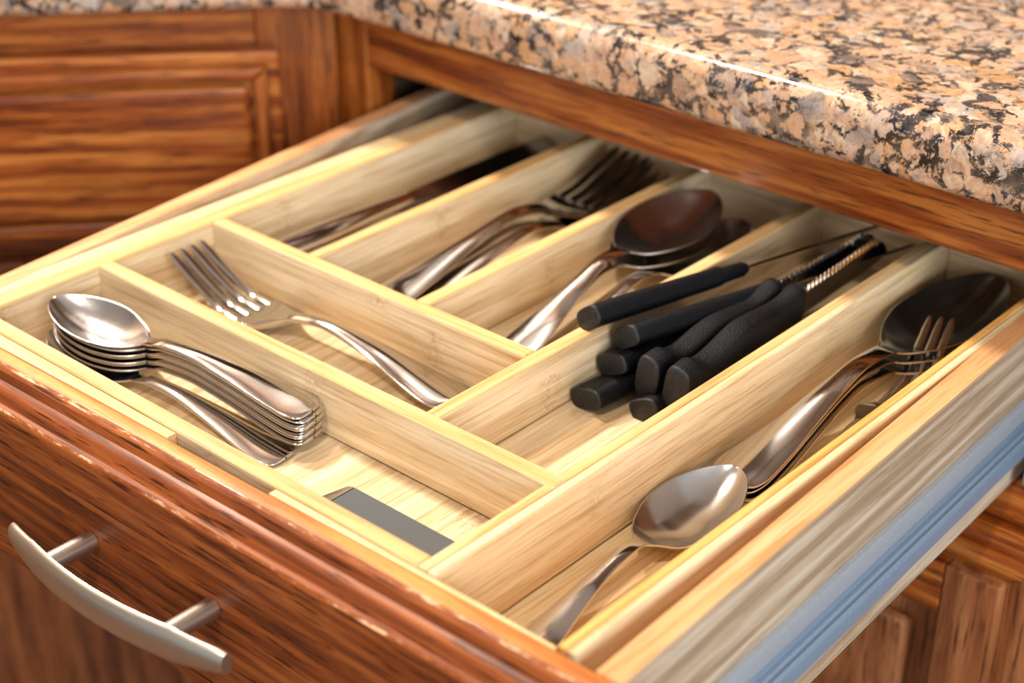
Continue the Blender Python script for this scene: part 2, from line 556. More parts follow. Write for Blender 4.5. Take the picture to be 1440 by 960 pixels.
# the door below the drawer: its top right corner shows under the drawer box
frame_door(cab, CO, lambda s, d, t: (-0.405 + s, YF - 0.002 - d, -2.56 + t), 0.83, 2.19, 0.068, 0.19, {'v': 'oak_dark', 'h': 'oak_x'})
frame_door(cab, CO, lambda s, d, t: (-1.26 + s, YF - 0.002 - d, -2.56 + t), 0.83, 2.19, 0.068, 0.19, {'v': 'oak_dark', 'h': 'oak_x'})

# ------------------------------------------------------------------ diagonal corner cabinet on the left
TH = math.radians(49)
DD = Vector((math.cos(TH), math.sin(TH), 0))
DN = Vector((math.sin(TH), -math.cos(TH), 0))        # outwards
DC = Vector((XC, YF, 0))
LD = 2.2
dcab = thing('corner_cabinet', 'oak diagonal corner cabinet behind the open drawer, blurred, at upper left', 'cabinet',
             (XC, YF, FZ), (0, 0, TH))
def dpart(name, s0, s1, d0, d1, z0, z1, mat, bev=0.004, parent=None):
    """s along the face (negative to the left), d outwards; local frame of the empty: x along, -y outwards"""
    return bm_obj(name, box(s0, s1, -d1, -d0, z0 - FZ, z1 - FZ, bev, 2), M[mat], parent or dcab)
dpart('face_frame_stile', -0.17, 0.0, -0.07, 0, -2.75, 0.225, 'oak_z')
dpart('face_frame_stile', -LD, -LD + 0.17, -0.07, 0, -2.75, 0.225, 'oak_z')
dpart('face_frame_rail', -LD + 0.1705, -0.1705, -0.07, 0, 0.06, 0.225, 'oak_x')
dpart('face_frame_rail', -LD + 0.1705, -0.1705, -0.07, 0, -0.42, -0.26, 'oak_x')
dpart('box_panel', -LD + 0.02, -0.02, -0.13, -0.072, -2.75, 0.22, 'ply', 0)
dpart('plinth', -LD + 0.1, -0.15, -0.5, -0.25, FZ, -2.75, 'oak_x')
# false drawer front: stepped slab with a raised field
dfr = bpy.data.objects.new('drawer_front', None)
COL.objects.link(dfr)
dfr.parent = dcab
dpart('slab', -LD + 0.12, -0.123, 0.001, 0.045, -0.305, 0.118, 'oak_x', 0.008, dfr)
def ring_frame(parent, s0, s1, z0, z1, w, d0, d1, mat_h, mat_v, name):
    """mitred moulding of four pieces"""
    def pc(q, mat, nm):
        bm = bmesh.new()
        a = [bm.verts.new((p[0], -d0, p[1] - FZ)) for p in q]
        q2 = [q[0], q[1], (q[2][0] + (0 if abs(q[2][0] - q[1][0]) < 1e-6 else 0), q[2][1]), q[3]]
        b = [bm.verts.new((p[0], -d1, p[1] - FZ)) for p in q2]
        bm.faces.new(a[::-1])
        bm.faces.new(b)
        for i in range(4):
            bm.faces.new((a[i], a[(i + 1) % 4], b[(i + 1) % 4], b[i]))
        bmesh.ops.bevel(bm, geom=[e for e in bm.edges if abs(e.verts[0].co.y + d1) < 1e-6 and abs(e.verts[1].co.y + d1) < 1e-6], offset=min(w * 0.35, (d1 - d0) * 0.8), segments=3, affect='EDGES', profile=0.5)
        bm_obj(nm, bm, M[mat], parent)
    pc([(s0, z1), (s1, z1), (s1 - w, z1 - w), (s0 + w, z1 - w)], mat_h, name)
    pc([(s0, z0), (s1, z0), (s1 - w, z0 + w), (s0 + w, z0 + w)], mat_h, name)
    pc([(s1, z0), (s1, z1), (s1 - w, z1 - w), (s1 - w, z0 + w)], mat_v, name)
    pc([(s0, z0), (s0, z1), (s0 + w, z1 - w), (s0 + w, z0 + w)], mat_v, name)
ring_frame(dfr, -LD + 0.15, -0.149, -0.278, 0.091, 0.030, 0.045, 0.076, 'oak_x', 'oak_z', 'moulding')
dpart('raised_field', -LD + 0.19, -0.190, 0.045, 0.072, -0.24, 0.050, 'oak_x', 0.014, dfr)
dd = bpy.data.objects.new('door', None)
COL.objects.link(dd)
dd.parent = dcab
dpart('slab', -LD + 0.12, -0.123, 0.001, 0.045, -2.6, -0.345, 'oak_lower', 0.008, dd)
ring_frame(dd, -LD + 0.15, -0.149, -2.57, -0.372, 0.03, 0.045, 0.068, 'oak_x', 'oak_z', 'moulding')

# ------------------------------------------------------------------ granite worktop following both cabinets
def worktop():
    # nosing section: (inset from the front edge, z)
    zt, zb = 0.342, 0.226
    R, r = 0.036, 0.026
    prof = []
    for i in range(9):
        a = math.pi / 2 * i / 8
        prof.append((R - R * math.sin(a), zt - R + R * math.cos(a)))     # top round, from inside to the front
    for i in range(7):
        a = math.pi / 2 * i / 6
        prof.append((r - r * math.cos(a), zb + r - r * math.sin(a)))
    prof.append((0.12, zb))
    # front edge path in plan, left to right; a smooth inside corner
    yg = 0.962
    P1 = DC + DN * 0.118
    t = (yg - P1.y) / DD.y
    X = P1 + DD * t
    A = X - DD * 2.0
    B = Vector((2.4, yg, 0))
    L = 0.10
    path = [A, X - DD * 0.6]
    nb = 8
    for i in range(nb + 1):
        u = i / nb
        path.append((X - DD * L) * (1 - u) ** 2 + X * 2 * u * (1 - u) + (X + Vector((L, 0, 0))) * u ** 2)
    path += [Vector((-0.4, yg, 0)), Vector((0.3, yg, 0)), B]
    bm = bmesh.new()
    rings = []
    for i, p in enumerate(path):
        a = path[max(0, i - 1)]
        b = path[min(len(path) - 1, i + 1)]
        d = (b - a).normalized()
        n = Vector((-d.y, d.x, 0))                  # inwards (to the wall)
        rings.append([bm.verts.new(p + n * q + Vector((0, 0, z))) for q, z in prof])
    for a, b in zip(rings, rings[1:]):
        for i in range(len(prof) - 1):
            bm.faces.new((a[i], b[i], b[i + 1], a[i + 1]))
    # top and underside out to the walls
    far = [Vector((-6.9, 0.2, 0))] + [Vector((-6.9, 3.19, 0))]
    topf = [r[0] for r in rings]
    botf = [r[-1] for r in rings]
    te = [bm.verts.new(Vector((v.co.x, 3.19, zt))) for v in topf]
    be = [bm.verts.new(Vector((v.co.x, 3.19, zb))) for v in botf]
    for i in range(len(rings) - 1):
        bm.faces.new((topf[i], te[i], te[i + 1], topf[i + 1]))
        bm.faces.new((botf[i + 1], be[i + 1], be[i], botf[i]))
        bm.faces.new((te[i], be[i], be[i + 1], te[i + 1]))
    bm.faces.new([v for v in rings[0]] + [be[0], te[0]])
    bm.faces.new([te[-1], be[-1]] + [v for v in rings[-1][::-1]])
    o = bm_obj('granite_worktop', bm, M['granite'])
    sharp_smooth(o, 40)
    tag(o, 'polished granite worktop in peach, grey and black with a rounded nosing above the drawer', 'worktop')
worktop()

# ------------------------------------------------------------------ the open drawer
DO = (-0.42, 0.6, -0.30)
drw = thing('drawer', 'pulled out kitchen drawer with a reddish oak front, holding a bamboo cutlery tray', 'drawer', DO)
def xin(y):  return 0.2896 - 0.0339 * (y + 0.0237)       # inner top edge of the right side
def xlo(y):  return -1.094 - 0.0975 * (y - 0.05)         # outer top edge of the left side
YB = 1.42
Y0 = -0.034
def side(y0, y1, f0, f1, z0, z1):
    return hexa([(f0(y0), y0, z0), (f1(y0), y0, z0), (f1(y1), y1, z0), (f0(y1), y1, z0),
                 (f0(y0), y0, z1), (f1(y0), y0, z1), (f1(y1), y1, z1), (f0(y1), y1, z1)])
SW = 0.041
# right side: grey-tan grained outer face, peach top edge
bm = side(Y0, YB, xin, lambda y: xin(y) + SW, -0.300, 0.0)
bmesh.ops.bevel(bm, geom=[e for e in bm.edges if e.verts[0].co.z > -0.01 and e.verts[1].co.z > -0.01], offset=0.0025, segments=1, affect='EDGES')
o = bm_obj('side_panel', bm, [M['side_top'], M['side_out']], drw, DO)
for p in o.data.polygons:
    p.material_index = 1 if p.normal.x > 0.6 else 0
# left side
bm = side(Y0, YB, xlo, lambda y: xlo(y) + 0.040, -0.300, 0.0)
bmesh.ops.bevel(bm, geom=[e for e in bm.edges if e.verts[0].co.z > -0.01 and e.verts[1].co.z > -0.01], offset=0.003, segments=2, affect='EDGES')
o = bm_obj('side_panel', bm, [M['side_top'], M['side_out']], drw, DO)
for p in o.data.polygons:
    p.material_index = 0 if p.normal.z > 0.3 else 1
bm_obj('back_panel', hexa([(xlo(YB), YB, -0.3), (xin(YB) + SW, YB, -0.3), (xin(YB) + SW, YB + 0.045, -0.3), (xlo(YB), YB + 0.045, -0.3),
                           (xlo(YB), YB, -0.02), (xin(YB) + SW, YB, -0.02), (xin(YB) + SW, YB + 0.045, -0.02), (xlo(YB), YB + 0.045, -0.02)]), M['side_out'], drw, DO)
bm_obj('bottom_panel', hexa([(xlo(Y0) + 0.04, Y0, -0.19), (xin(Y0), Y0, -0.19), (xin(YB), YB, -0.19), (xlo(YB) + 0.04, YB, -0.19),
                             (xlo(Y0) + 0.04, Y0, -0.156), (xin(Y0), Y0, -0.156), (xin(YB), YB, -0.156), (xlo(YB) + 0.04, YB, -0.156)]), M['side_out'], drw, DO)

# front: moulded slab; back edge of its top runs slightly askew to the tray
def yb(x):   return -0.0402 + 0.0158 * x
XL, XRF = -1.30, 0.40
PF = [(0.0, -0.005), (0.0, -0.36), (-0.050, -0.36), (-0.058, -0.354), (-0.060, -0.344), (-0.064, -0.338), (-0.0745, -0.334),
      (-0.0775, -0.326), (-0.0785, -0.046), (-0.0765, -0.0415), (-0.073, -0.0385), (-0.066, -0.0375), (-0.0635, -0.035), (-0.059, -0.027),
      (-0.052, -0.0215), (-0.0475, -0.0200), (-0.0415, -0.0185), (-0.0395, -0.013), (-0.036, -0.006), (-0.031, -0.0025), (-0.025, 0.0), (-0.004, 0.0)]
bm = prism(PF, XL, XRF, lambda a, b, s: (s, yb(s) + a, b))
o = bm_obj('front_panel', bm, [M['front_x'], M['front_top'], M['front_worn']], drw, DO)
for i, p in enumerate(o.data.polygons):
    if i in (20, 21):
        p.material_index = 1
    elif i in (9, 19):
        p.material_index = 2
sharp_smooth(o, 28)
# pale strips of the box front behind it, with the cut-out between them
def ys(x):   return -0.0318 - 0.0003 * x
def strip(x0, x1, z1, zb_=-0.15):
    return hexa([(x0, yb(x0), zb_), (x1, yb(x1), zb_), (x1, ys(x1), zb_), (x0, ys(x0), zb_),
                 (x0, yb(x0), z1), (x1, yb(x1), z1), (x1, ys(x1), z1), (x0, ys(x0), z1)])
bm_obj('box_front', strip(-1.09, -0.4745, -0.0005), M['strip_x'], drw, DO)
bm_obj('box_front', strip(-0.2605, 0.23, -0.0005), M['strip_x'], drw, DO)
bm_obj('box_front_lower', strip(-0.474, -0.261, -0.075), M['strip_x'], drw, DO)

# arched bar pull on two posts
pull = bpy.data.objects.new('bar_pull', None)
COL.objects.link(pull)
pull.parent = drw
def zrow(x): return -0.181 + 0.0625 * (x + 0.573)
def ybar(x):
    t = (x + 0.43) / 0.245
    return yb(x) - 0.1440 - 0.0365 * (1 - t * t)
NB = 40
rings = []
bm = bmesh.new()
for i in range(NB + 1):
    u = i / NB
    x = -0.664 + 0.474 * u
    e = min(u, 1 - u)
    k = min(1.0, 0.62 + 2.2 * e) if e < 0.2 else 1.0
    h = 0.0290 * k * (0.9 if e < 0.012 else 1)
    w = 0.0130 * (0.9 if e < 0.012 else 1)
    cy, cz = ybar(x), -0.1655 + 0.022 * (x + 0.43)
    ring = []
    for q in range(20):
        a = 2 * math.pi * q / 20
        ca, sa = math.cos(a), math.sin(a)
        yy = -abs(ca) ** 0.8 * w if ca > 0 else abs(ca) ** 0.9 * w * 0.35
        zz = math.copysign(abs(sa) ** 0.85, sa) * h
        ring.append(bm.verts.new((x, cy + yy, cz + zz)))
    rings.append(ring)
for a, b in zip(rings, rings[1:]):
    for q in range(20):
        bm.faces.new((a[q], a[(q + 1) % 20], b[(q + 1) % 20], b[q]))
bm.faces.new(rings[0][::-1])
bm.faces.new(rings[-1])
sharp_smooth(bm_obj('bar', bm, M['nickel'], pull, DO), 50)
for xp in (-0.573, -0.300):
    yf_ = yb(xp) - 0.0785
    o = bm_obj('post', tube([(xp, yf_ - 0.0002, zrow(xp)), (xp, yf_ - 0.003, zrow(xp)), (xp, ybar(xp) + 0.002, zrow(xp))], [0.0150, 0.0155, 0.0155], 24), M['nickel'], pull, DO)
    sharp_smooth(o, 50)

# grey slides along both sides
def slide(sgn, fx, ya, yc):
    """profile (outwards, z) swept along the side"""
    g = bpy.data.objects.new('drawer_slide', None)
    COL.objects.link(g)
    g.parent = drw
    def sweep(prof):
        return prism(prof, ya, yc, lambda a, b, y: (fx(y) + sgn * a, y, b))
    top = [(0.0005, -0.1285), (0.0085, -0.1295), (0.0105, -0.133), (0.0112, -0.162), (0.0090, -0.166), (0.0005, -0.1665)]
    body = [(0.0005, -0.1700), (0.0015, -0.1700), (0.0015, -0.1830), (0.0040, -0.1880), (0.0095, -0.1905), (0.0115, -0.1945), (0.0105, -0.1990),
            (0.0040, -0.2010), (0.0040, -0.2045), (0.0105, -0.2065), (0.0135, -0.211), (0.0142, -0.218), (0.0138, -0.242), (0.0105, -0.247), (0.0005, -0.247)]
    sharp_smooth(bm_obj('flange', sweep(top), M['slide_top'], g, DO), 30)
    sharp_smooth(bm_obj('rail', sweep(body), M['slide'], g, DO), 30)
slide(1, lambda y: xin(y) + SW, -0.02, YB - 0.02)
slide(-1, xlo, -0.02, YB - 0.02)

# ------------------------------------------------------------------ bamboo cutlery tray
TO = (-0.42, 0.63, -0.155)
tray = thing('cutlery_tray', 'bamboo cutlery tray with seven compartments lying in the open drawer', 'tray', TO)
YT = 1.29                       # inner back
ZF, ZX = -0.105, -0.136         # main floor, extension floor
BV = 0.0022
def tp(name, bm, mat):
    mm = [M[k] for k in mat] if isinstance(mat, tuple) else M[mat]
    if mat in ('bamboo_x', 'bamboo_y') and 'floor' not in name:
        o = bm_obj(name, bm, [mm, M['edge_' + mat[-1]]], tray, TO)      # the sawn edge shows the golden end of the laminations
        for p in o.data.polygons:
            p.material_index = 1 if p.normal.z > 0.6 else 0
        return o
    return bm_obj(name, bm, mm, tray, TO)
tp('left_wall', box(-1.034, -1.0, -0.0275, YT + 0.028, -0.15, 0, BV), 'bamboo_y')
tp('left_extension_wall', box(-1.069, -1.0345, -0.0275, YT + 0.028, -0.15, -0.001, BV), 'bamboo_pale')
tp('front_wall', box(-0.9995, -0.0005, -0.0275, 0, -0.15, 0, BV), 'bamboo_x')
tp('back_wall', box(-0.9995, -0.0005, YT, YT + 0.028, -0.15, 0, BV), 'bamboo_x')
tp('divider', box(-0.9995, 0.016, 0.2153, 0.2450, ZF + 0.003, 0.0025, BV), 'bamboo_x')
tp('divider', box(-0.9995, -0.2527, 0.4631, 0.4910, ZF + 0.003, 0.001, BV), 'bamboo_x')
tp('long_divider', box(-0.7755, -0.7497, 0.4915, YT - 0.0005, ZF + 0.002, 0, BV), 'bamboo_y')
tp('long_divider', box(-0.5121, -0.4839, 0.4915, YT - 0.0005, ZF + 0.002, 0, BV), 'bamboo_y')
tp('long_divider', box(-0.2522, -0.2251, 0.2455, YT - 0.0005, ZF + 0.002, 0, BV), 'bamboo_y')
# right wall of the main tray: golden strip on the left, pale strip on the right, notched for the divider
tp('right_wall', box(0.0, 0.0165, -0.0275, YT + 0.028, -0.128, 0, 0.0012), 'bamboo_y')
tp('right_wall_face', box(0.0167, 0.0294, -0.0275, YT + 0.028, -0.132, -0.0003, 0.0015), 'bamboo_pale')
for i, (a, b) in enumerate(((-0.9995, -0.7625), (-0.7622, -0.4975), (-0.4972, -0.2385), (-0.2382, -0.0005))):
    tp('floor_board', box(a, b, 0.0, YT, ZF - 0.024, ZF, 0.001), 'bamboo_y')
for a, b in ((-0.3, 0.0905), (0.0908, 0.2285)):
    tp('extension_floor', box(a, b, 0.0, YT, ZX - 0.018, ZX, 0.001), 'bamboo_pale')
tp('extension_wall', box(0.2291, 0.2425, -0.0275, YT + 0.028, -0.153, 0, 0.002), 'bamboo_rim')
tp('extension_wall', box(0.2427, 0.2563, -0.0275, YT + 0.028, -0.153, -0.0005, 0.002), 'bamboo_pale')
tp('extension_front_wall', box(0.030, 0.229, -0.0275, 0, -0.153, -0.06, BV), 'bamboo_x')
tp('extension_back_wall', box(0.030, 0.229, YT, YT + 0.028, -0.153, -0.005, BV), 'bamboo_x')

# ------------------------------------------------------------------ cutlery
def spl(keys, x):
    xs = np.array([k[0] for k in keys], float)
    ys_ = np.array([k[1] for k in keys], float)
    x = np.asarray(x, float)
    d = np.diff(ys_) / np.diff(xs)
    mt = np.zeros(len(xs))
    for i in range(1, len(xs) - 1):
        mt[i] = 0 if d[i - 1] * d[i] <= 0 else 2 * d[i - 1] * d[i] / (d[i - 1] + d[i])
    mt[0], mt[-1] = d[0], d[-1]
    i = np.clip(np.searchsorted(xs, x) - 1, 0, len(xs) - 2)
    h = xs[i + 1] - xs[i]
    t = np.clip((x - xs[i]) / h, 0, 1)
    return (ys_[i] * (2 * t**3 - 3 * t**2 + 1) + h * mt[i] * (t**3 - 2 * t**2 + t)
            + ys_[i + 1] * (-2 * t**3 + 3 * t**2) + h * mt[i + 1] * (t**3 - t**2))

TS = [-1, -0.97, -0.9, -0.78, -0.62, -0.45, -0.28, -0.12, 0, 0.12, 0.28, 0.45, 0.62, 0.78, 0.9, 0.97, 1]
def plate_rings(xs, hw, zc, cup, crown, th):
    rings = []
    for x, w, z, c, k, t in zip(xs, hw, zc, cup, crown, th):
        top = [(x, w * q, z - c * (1 - abs(q) ** 2.2) + k * (1 - q * q)) for q in TS]
        bot = [(x, w * q, z - c * (1 - abs(q) ** 2.2) + k * (1 - q * q) * 0.4 - t * (1 - 0.35 * abs(q) ** 6)) for q in TS[::-1]]
        e1 = (x, w + t * 0.28, z - t * 0.33)
        e0 = (x, -w - t * 0.28, z - t * 0.33)
        rings.append(top + [e1] + bot + [e0])
    return rings

def rings_mesh(rings):
    n = len(rings[0])
    V = [p for r in rings for p in r]
    F = []
    for i in range(len(rings) - 1):
        for j in range(n):
            F.append((i * n + j, (i + 1) * n + j, (i + 1) * n + (j + 1) % n, i * n + (j + 1) % n))
    return V, F, n

def split_parts(rings, cuts, names, mats, parent):
    """one smooth surface cut into named parts, normals kept continuous over the cuts"""
    V, F, n = rings_mesh(rings)
    me = bpy.data.meshes.new('tmp')
    me.from_pydata(V, [], F + [tuple(range(n))[::-1], tuple(range((len(rings) - 1) * n, len(rings) * n))])
    bm = bmesh.new(); bm.from_mesh(me)
    bmesh.ops.recalc_face_normals(bm, faces=bm.faces[:])
    flip = bm.faces[0].normal.dot(Vector(F and me.polygons[0].normal)) < 0
    bm.to_mesh(me); bm.free()
    N = [v.normal.copy() for v in me.vertices]
    bpy.data.meshes.remove(me)
    lo = 0
    for hi, nm, mt in zip(cuts + [len(rings) - 1], names, mats):
        v = V[lo * n:(hi + 1) * n]
        f = []
        for i in range(hi - lo):
            for j in range(n):
                q = (i * n + j, (i + 1) * n + j, (i + 1) * n + (j + 1) % n, i * n + (j + 1) % n)
                f.append(q[::-1] if flip else q)
        if lo == 0:
            q = tuple(range(n))[::-1]
            f.append(q[::-1] if flip else q)
        if hi == len(rings) - 1:
            q = tuple(range((hi - lo) * n, (hi - lo + 1) * n))
            f.append(q[::-1] if flip else q)
        mesh_obj(nm, v, f, mt, parent, True, N[lo * n:(hi + 1) * n])
        lo = hi

def cos_space(a, b, n, p=0.5):
    t = (1 - np.cos(np.linspace(0, math.pi, n))) / 2
    return a + (b - a) * ((1 - p) * np.linspace(0, 1, n) + p * t)

def make_spoon(t, L, bl, bw, depth, zkeys, hwid=1.0, wkeys=None):
    """handle end at x=0, bowl tip at x=L, resting on z=0"""
    xb = L - bl
    wb = [(0, 0.17), (0.05, 0.30), (0.12, 0.52), (0.25, 0.80), (0.42, 0.985), (0.5, 1.0), (0.65, 0.94), (0.8, 0.745), (0.9, 0.53), (0.96, 0.33), (0.99, 0.16), (1, 0.03)]
    wh = wkeys or [(0, 0.0012), (0.0015, 0.009), (0.005, 0.0175), (0.016, 0.0255), (0.04, 0.0315), (0.09, 0.034), (0.2, 0.0305), (0.45, 0.0205), (0.75, 0.0125), (0.93, 0.0115), (1, bw * 0.17)]
    xh = cos_space(0, xb, 40, 0.9)
    xo = cos_space(xb, L, 34, 0.85)[1:]
    hw = np.concatenate([spl(wh, xh / xb), spl(wb, (xo - xb) / bl) * bw])
    hw[:len(xh) - 1] *= hwid
    xs = np.concatenate([xh, xo])
    zc = spl(zkeys, xs / L)
    u = np.clip((xs - xb) / bl, 0, 1)
    cup = spl([(0, 0), (0.06, 0.05), (0.2, 0.5), (0.45, 1), (0.6, 1.0), (0.8, 0.72), (0.95, 0.25), (1, 0.0)], u) * depth
    crown = np.where(xs < xb, 0.0028, 0.0) * np.clip((xb - xs) / (0.1 * L), 0, 1)
    th = spl([(0, 0.003), (0.006, 0.0048), (0.05, 0.0050), (0.45, 0.0052), (1 - bl / L - 0.05, 0.0062), (1 - bl / L + 0.05, 0.0055), (1, 0.0045)], xs / L)
    split_parts(plate_rings(xs, hw, zc, cup, crown, th), [len(xh) - 1], ['handle', 'bowl'], [M['steel'], M['steel_bowl']], t)

def make_fork(t, L, zkeys, hw_head=0.050, tine=0.165, ntine=4):
    xr = L - tine
    xn = xr - 0.10
    xs = np.concatenate([cos_space(0, xn, 40, 0.9), cos_space(xn, xr, 14, 0.5)[1:]])
    wh = [(0, 0.0012), (0.0015, 0.010), (0.005, 0.0185), (0.016, 0.0275), (0.04, 0.034), (0.10, 0.0375), (0.25, 0.0315), (0.5, 0.0205), (0.8, 0.0130), (1, 0.0135)]
    w = np.where(xs <= xn, spl(wh, np.minimum(xs / xn, 1)), spl([(0, 0.0135), (0.2, 0.022), (0.5, 0.040), (0.8, 0.049), (1, hw_head)], np.clip((xs - xn) / (xr - xn), 0, 1)))
    zc = spl(zkeys, xs / L)
    crown = np.where(xs < xn, 0.0045, -0.004)
    th = spl([(0, 0.003), (0.006, 0.005), (0.3, 0.0055), (0.62, 0.008), (1, 0.007)], xs / L)
    split_parts(plate_rings(xs, w, zc, xs * 0, crown, th), [39], ['handle', 'head'], [M['steel'], M['steel']], t)
    gap = 0.0070
    tw = (2 * hw_head - gap * (ntine - 1)) / ntine
    for i in range(ntine):
        yc_ = -hw_head + tw / 2 + i * (tw + gap)
        xt = cos_space(xr - 0.006, L, 14, 0.6)
        rings = []
        for x in xt:
            u = (x - xr) / tine
            k = 0.5 * tw * (1 - 0.08 * max(u, 0)) * (1 if u < 0.93 else max(0.35, 1 - (u - 0.93) * 8))
            z = float(spl(zkeys, x / L))
            h = 0.009 * (1 - 0.15 * max(u, 0))
            sec = []
            for q in range(10):
                a = 2 * math.pi * (q + 0.5) / 10
                ca, sa = math.cos(a), math.sin(a)
                sec.append((x, yc_ * (1 - 0.10 * max(u, 0)) + math.copysign(abs(ca) ** 0.55, ca) * k, z - 0.0045 + math.copysign(abs(sa) ** 0.55, sa) * h * 0.5))
            rings.append(sec)
        V, F, n = rings_mesh(rings)
        F += [tuple(range(n))[::-1], tuple(range(len(V) - n, len(V)))]
        bm = bmesh.new()
        vv = [bm.verts.new(p) for p in V]
        for f in F:
            bm.faces.new([vv[j] for j in f])
        sharp_smooth(bm_obj('tine', bm, M['steel'], t), 60)

def aim(o, p0, p1, roll=0.0):
    """handle end at p0, the far end towards p1 (drawing units)"""
    a, b = Vector(p0), Vector(p1)
    x = (b - a).normalized()
    y = Vector((0, 0, 1)).cross(x).normalized()
    z = x.cross(y)
    R = Matrix((x, y, z)).transposed() @ Matrix.Rotation(math.radians(roll), 3, 'X')
    o.location = a * S
    o.rotation_euler = R.to_euler()

def dup(src, label=None, group=None):
    c = src.copy()
    COL.objects.link(c)
    for ch in src.children:
        d = ch.copy()
        COL.objects.link(d)
        d.parent = c
    if label:
        c['label'] = label
    if group:
        c['group'] = group
    return c

ZTEA = [(0, 0.006), (0.04, 0.0085), (0.12, 0.013), (0.3, 0.027), (0.46, 0.035), (0.55, 0.034), (0.60, 0.027), (0.655, 0.021), (0.8, 0.031), (1.0, 0.044)]
tea = thing('teaspoon', 'polished teaspoon on the very top of the nested pile in the front compartment', 'spoon')
make_spoon(tea, 0.545, 0.205, 0.055, 0.028, ZTEA)
tea['group'] = 'nested teaspoons in the front compartment'
GT = 'nested teaspoons in the front compartment'
layer = ['', 'second', 'third', 'fourth', 'fifth', 'sixth', 'seventh']
NT_ = 7
for k in range(NT_):
    o = tea if k == 0 else dup(tea, 'polished teaspoon nested %s from the top in the front compartment pile' % layer[k])
    z = -0.0975 + 0.0071 * (NT_ - k)
    jx, jy = (0.004 * ((k * 37) % 5 - 2) / 2, 0.003 * ((k * 53) % 7 - 3) / 3)
    aim(o, (-0.424 + jx, 0.186 + jy - 0.001 * k, z), (-0.967 + jx, 0.107 + jy, z), -3)
o = dup(tea, 'lowest teaspoon under the pile, its handle splayed towards the drawer front')
aim(o, (-0.428, 0.126, -0.104), (-0.968, 0.099, -0.104), -3)

ZFORK = [(0, 0.008), (0.04, 0.0105), (0.12, 0.018), (0.30, 0.040), (0.45, 0.048), (0.55, 0.040), (0.62, 0.024), (0.70, 0.013), (0.78, 0.016), (0.9, 0.046), (1.0, 0.082)]
fork = thing('fork', 'shiny four-tined fork topmost of its pile in the middle compartment', 'fork')
make_fork(fork, 0.635, ZFORK, 0.047)
fork['group'] = 'forks in the middle compartment'
for k in range(3):
    o = fork if k == 0 else dup(fork, ['', 'fork directly beneath the topmost one in the middle compartment', 'lowest fork of the middle compartment pile, only its edges showing'][k])
    z = -0.1045 + 0.0058 * (2 - k)
    aim(o, (-0.338 - 0.002 * k, 0.398 + 0.011 * k, z), (-0.970 + 0.003 * k, 0.383 + 0.005 * k, z))

# grey slab in the right end of the front compartment
GO = (-0.19, 0.065, ZF)
card = thing('metal_slab', 'flat matt grey slab with a shiny chamfered end lying on the bamboo floor', 'slab', GO)
bm_obj('body', box(-0.292, -0.062, 0.012, 0.138, ZF + 0.0005, ZF + 0.010, 0.0015), M['card'], card, GO)
bm_obj('shiny_end', hexa([(-0.337, 0.020, ZF + 0.0005), (-0.2925, 0.012, ZF + 0.0005), (-0.2925, 0.138, ZF + 0.0005), (-0.310, 0.137, ZF + 0.0005),
                          (-0.333, 0.022, ZF + 0.004), (-0.2925, 0.012, ZF + 0.010), (-0.2925, 0.138, ZF + 0.010), (-0.306, 0.136, ZF + 0.006)]), M['steel_bowl'], card, GO)

# tablespoon lying alone in the right-hand compartment
ZTAB = [(0, 0.006), (0.04, 0.0085), (0.15, 0.016), (0.35, 0.042), (0.5, 0.052), (0.57, 0.044), (0.63, 0.034), (0.8, 0.042), (1.0, 0.048)]
tab = thing('tablespoon', 'single large spoon, bowl upward, lying near the front of the right-hand compartment', 'spoon')
make_spoon(tab, 0.535, 0.245, 0.0635, 0.033, ZTAB, 0.95)
aim(tab, (0.112, 0.008, ZX), (0.0945, 0.543, ZX))

# two big serving spoons nested at the back of the same compartment
ZSER = [(0, 0.006), (0.04, 0.0085), (0.15, 0.018), (0.35, 0.05), (0.45, 0.062), (0.52, 0.058), (0.58, 0.046), (0.8, 0.048), (1.0, 0.054)]
srv = thing('serving_spoon', 'uppermost of three nested serving spoons in the shadow at the right back corner', 'spoon')
make_spoon(srv, 0.75, 0.34, 0.078, 0.041, ZSER, 1.32)
srv['group'] = 'serving spoons at the right back'
aim(srv, (0.088, 0.532, ZX + 0.020), (0.134, 1.282, ZX + 0.052), 0)
o = dup(srv, 'lowest of three nested serving spoons in the shadow at the right back corner')
aim(o, (0.092, 0.528, ZX), (0.134, 1.278, ZX + 0.004), 0)
o = dup(srv, 'middle one of three nested serving spoons in the shadow at the right back corner')
aim(o, (0.084, 0.530, ZX + 0.010), (0.134, 1.280, ZX + 0.028), 0)

ZSF = [(0, 0.010), (0.2, 0.014), (0.5, 0.030), (0.62, 0.018), (0.70, 0.010), (0.78, 0.016), (0.9, 0.046), (1.0, 0.082)]
sf = thing('serving_fork', 'dark fork with its tines resting over the serving spoons by the right rail', 'fork')
make_fork(sf, 0.62, ZSF, 0.030, 0.19, 3)
aim(sf, (0.185, 0.46, ZX + 0.004), (0.150, 1.08, ZX + 0.022), -12)

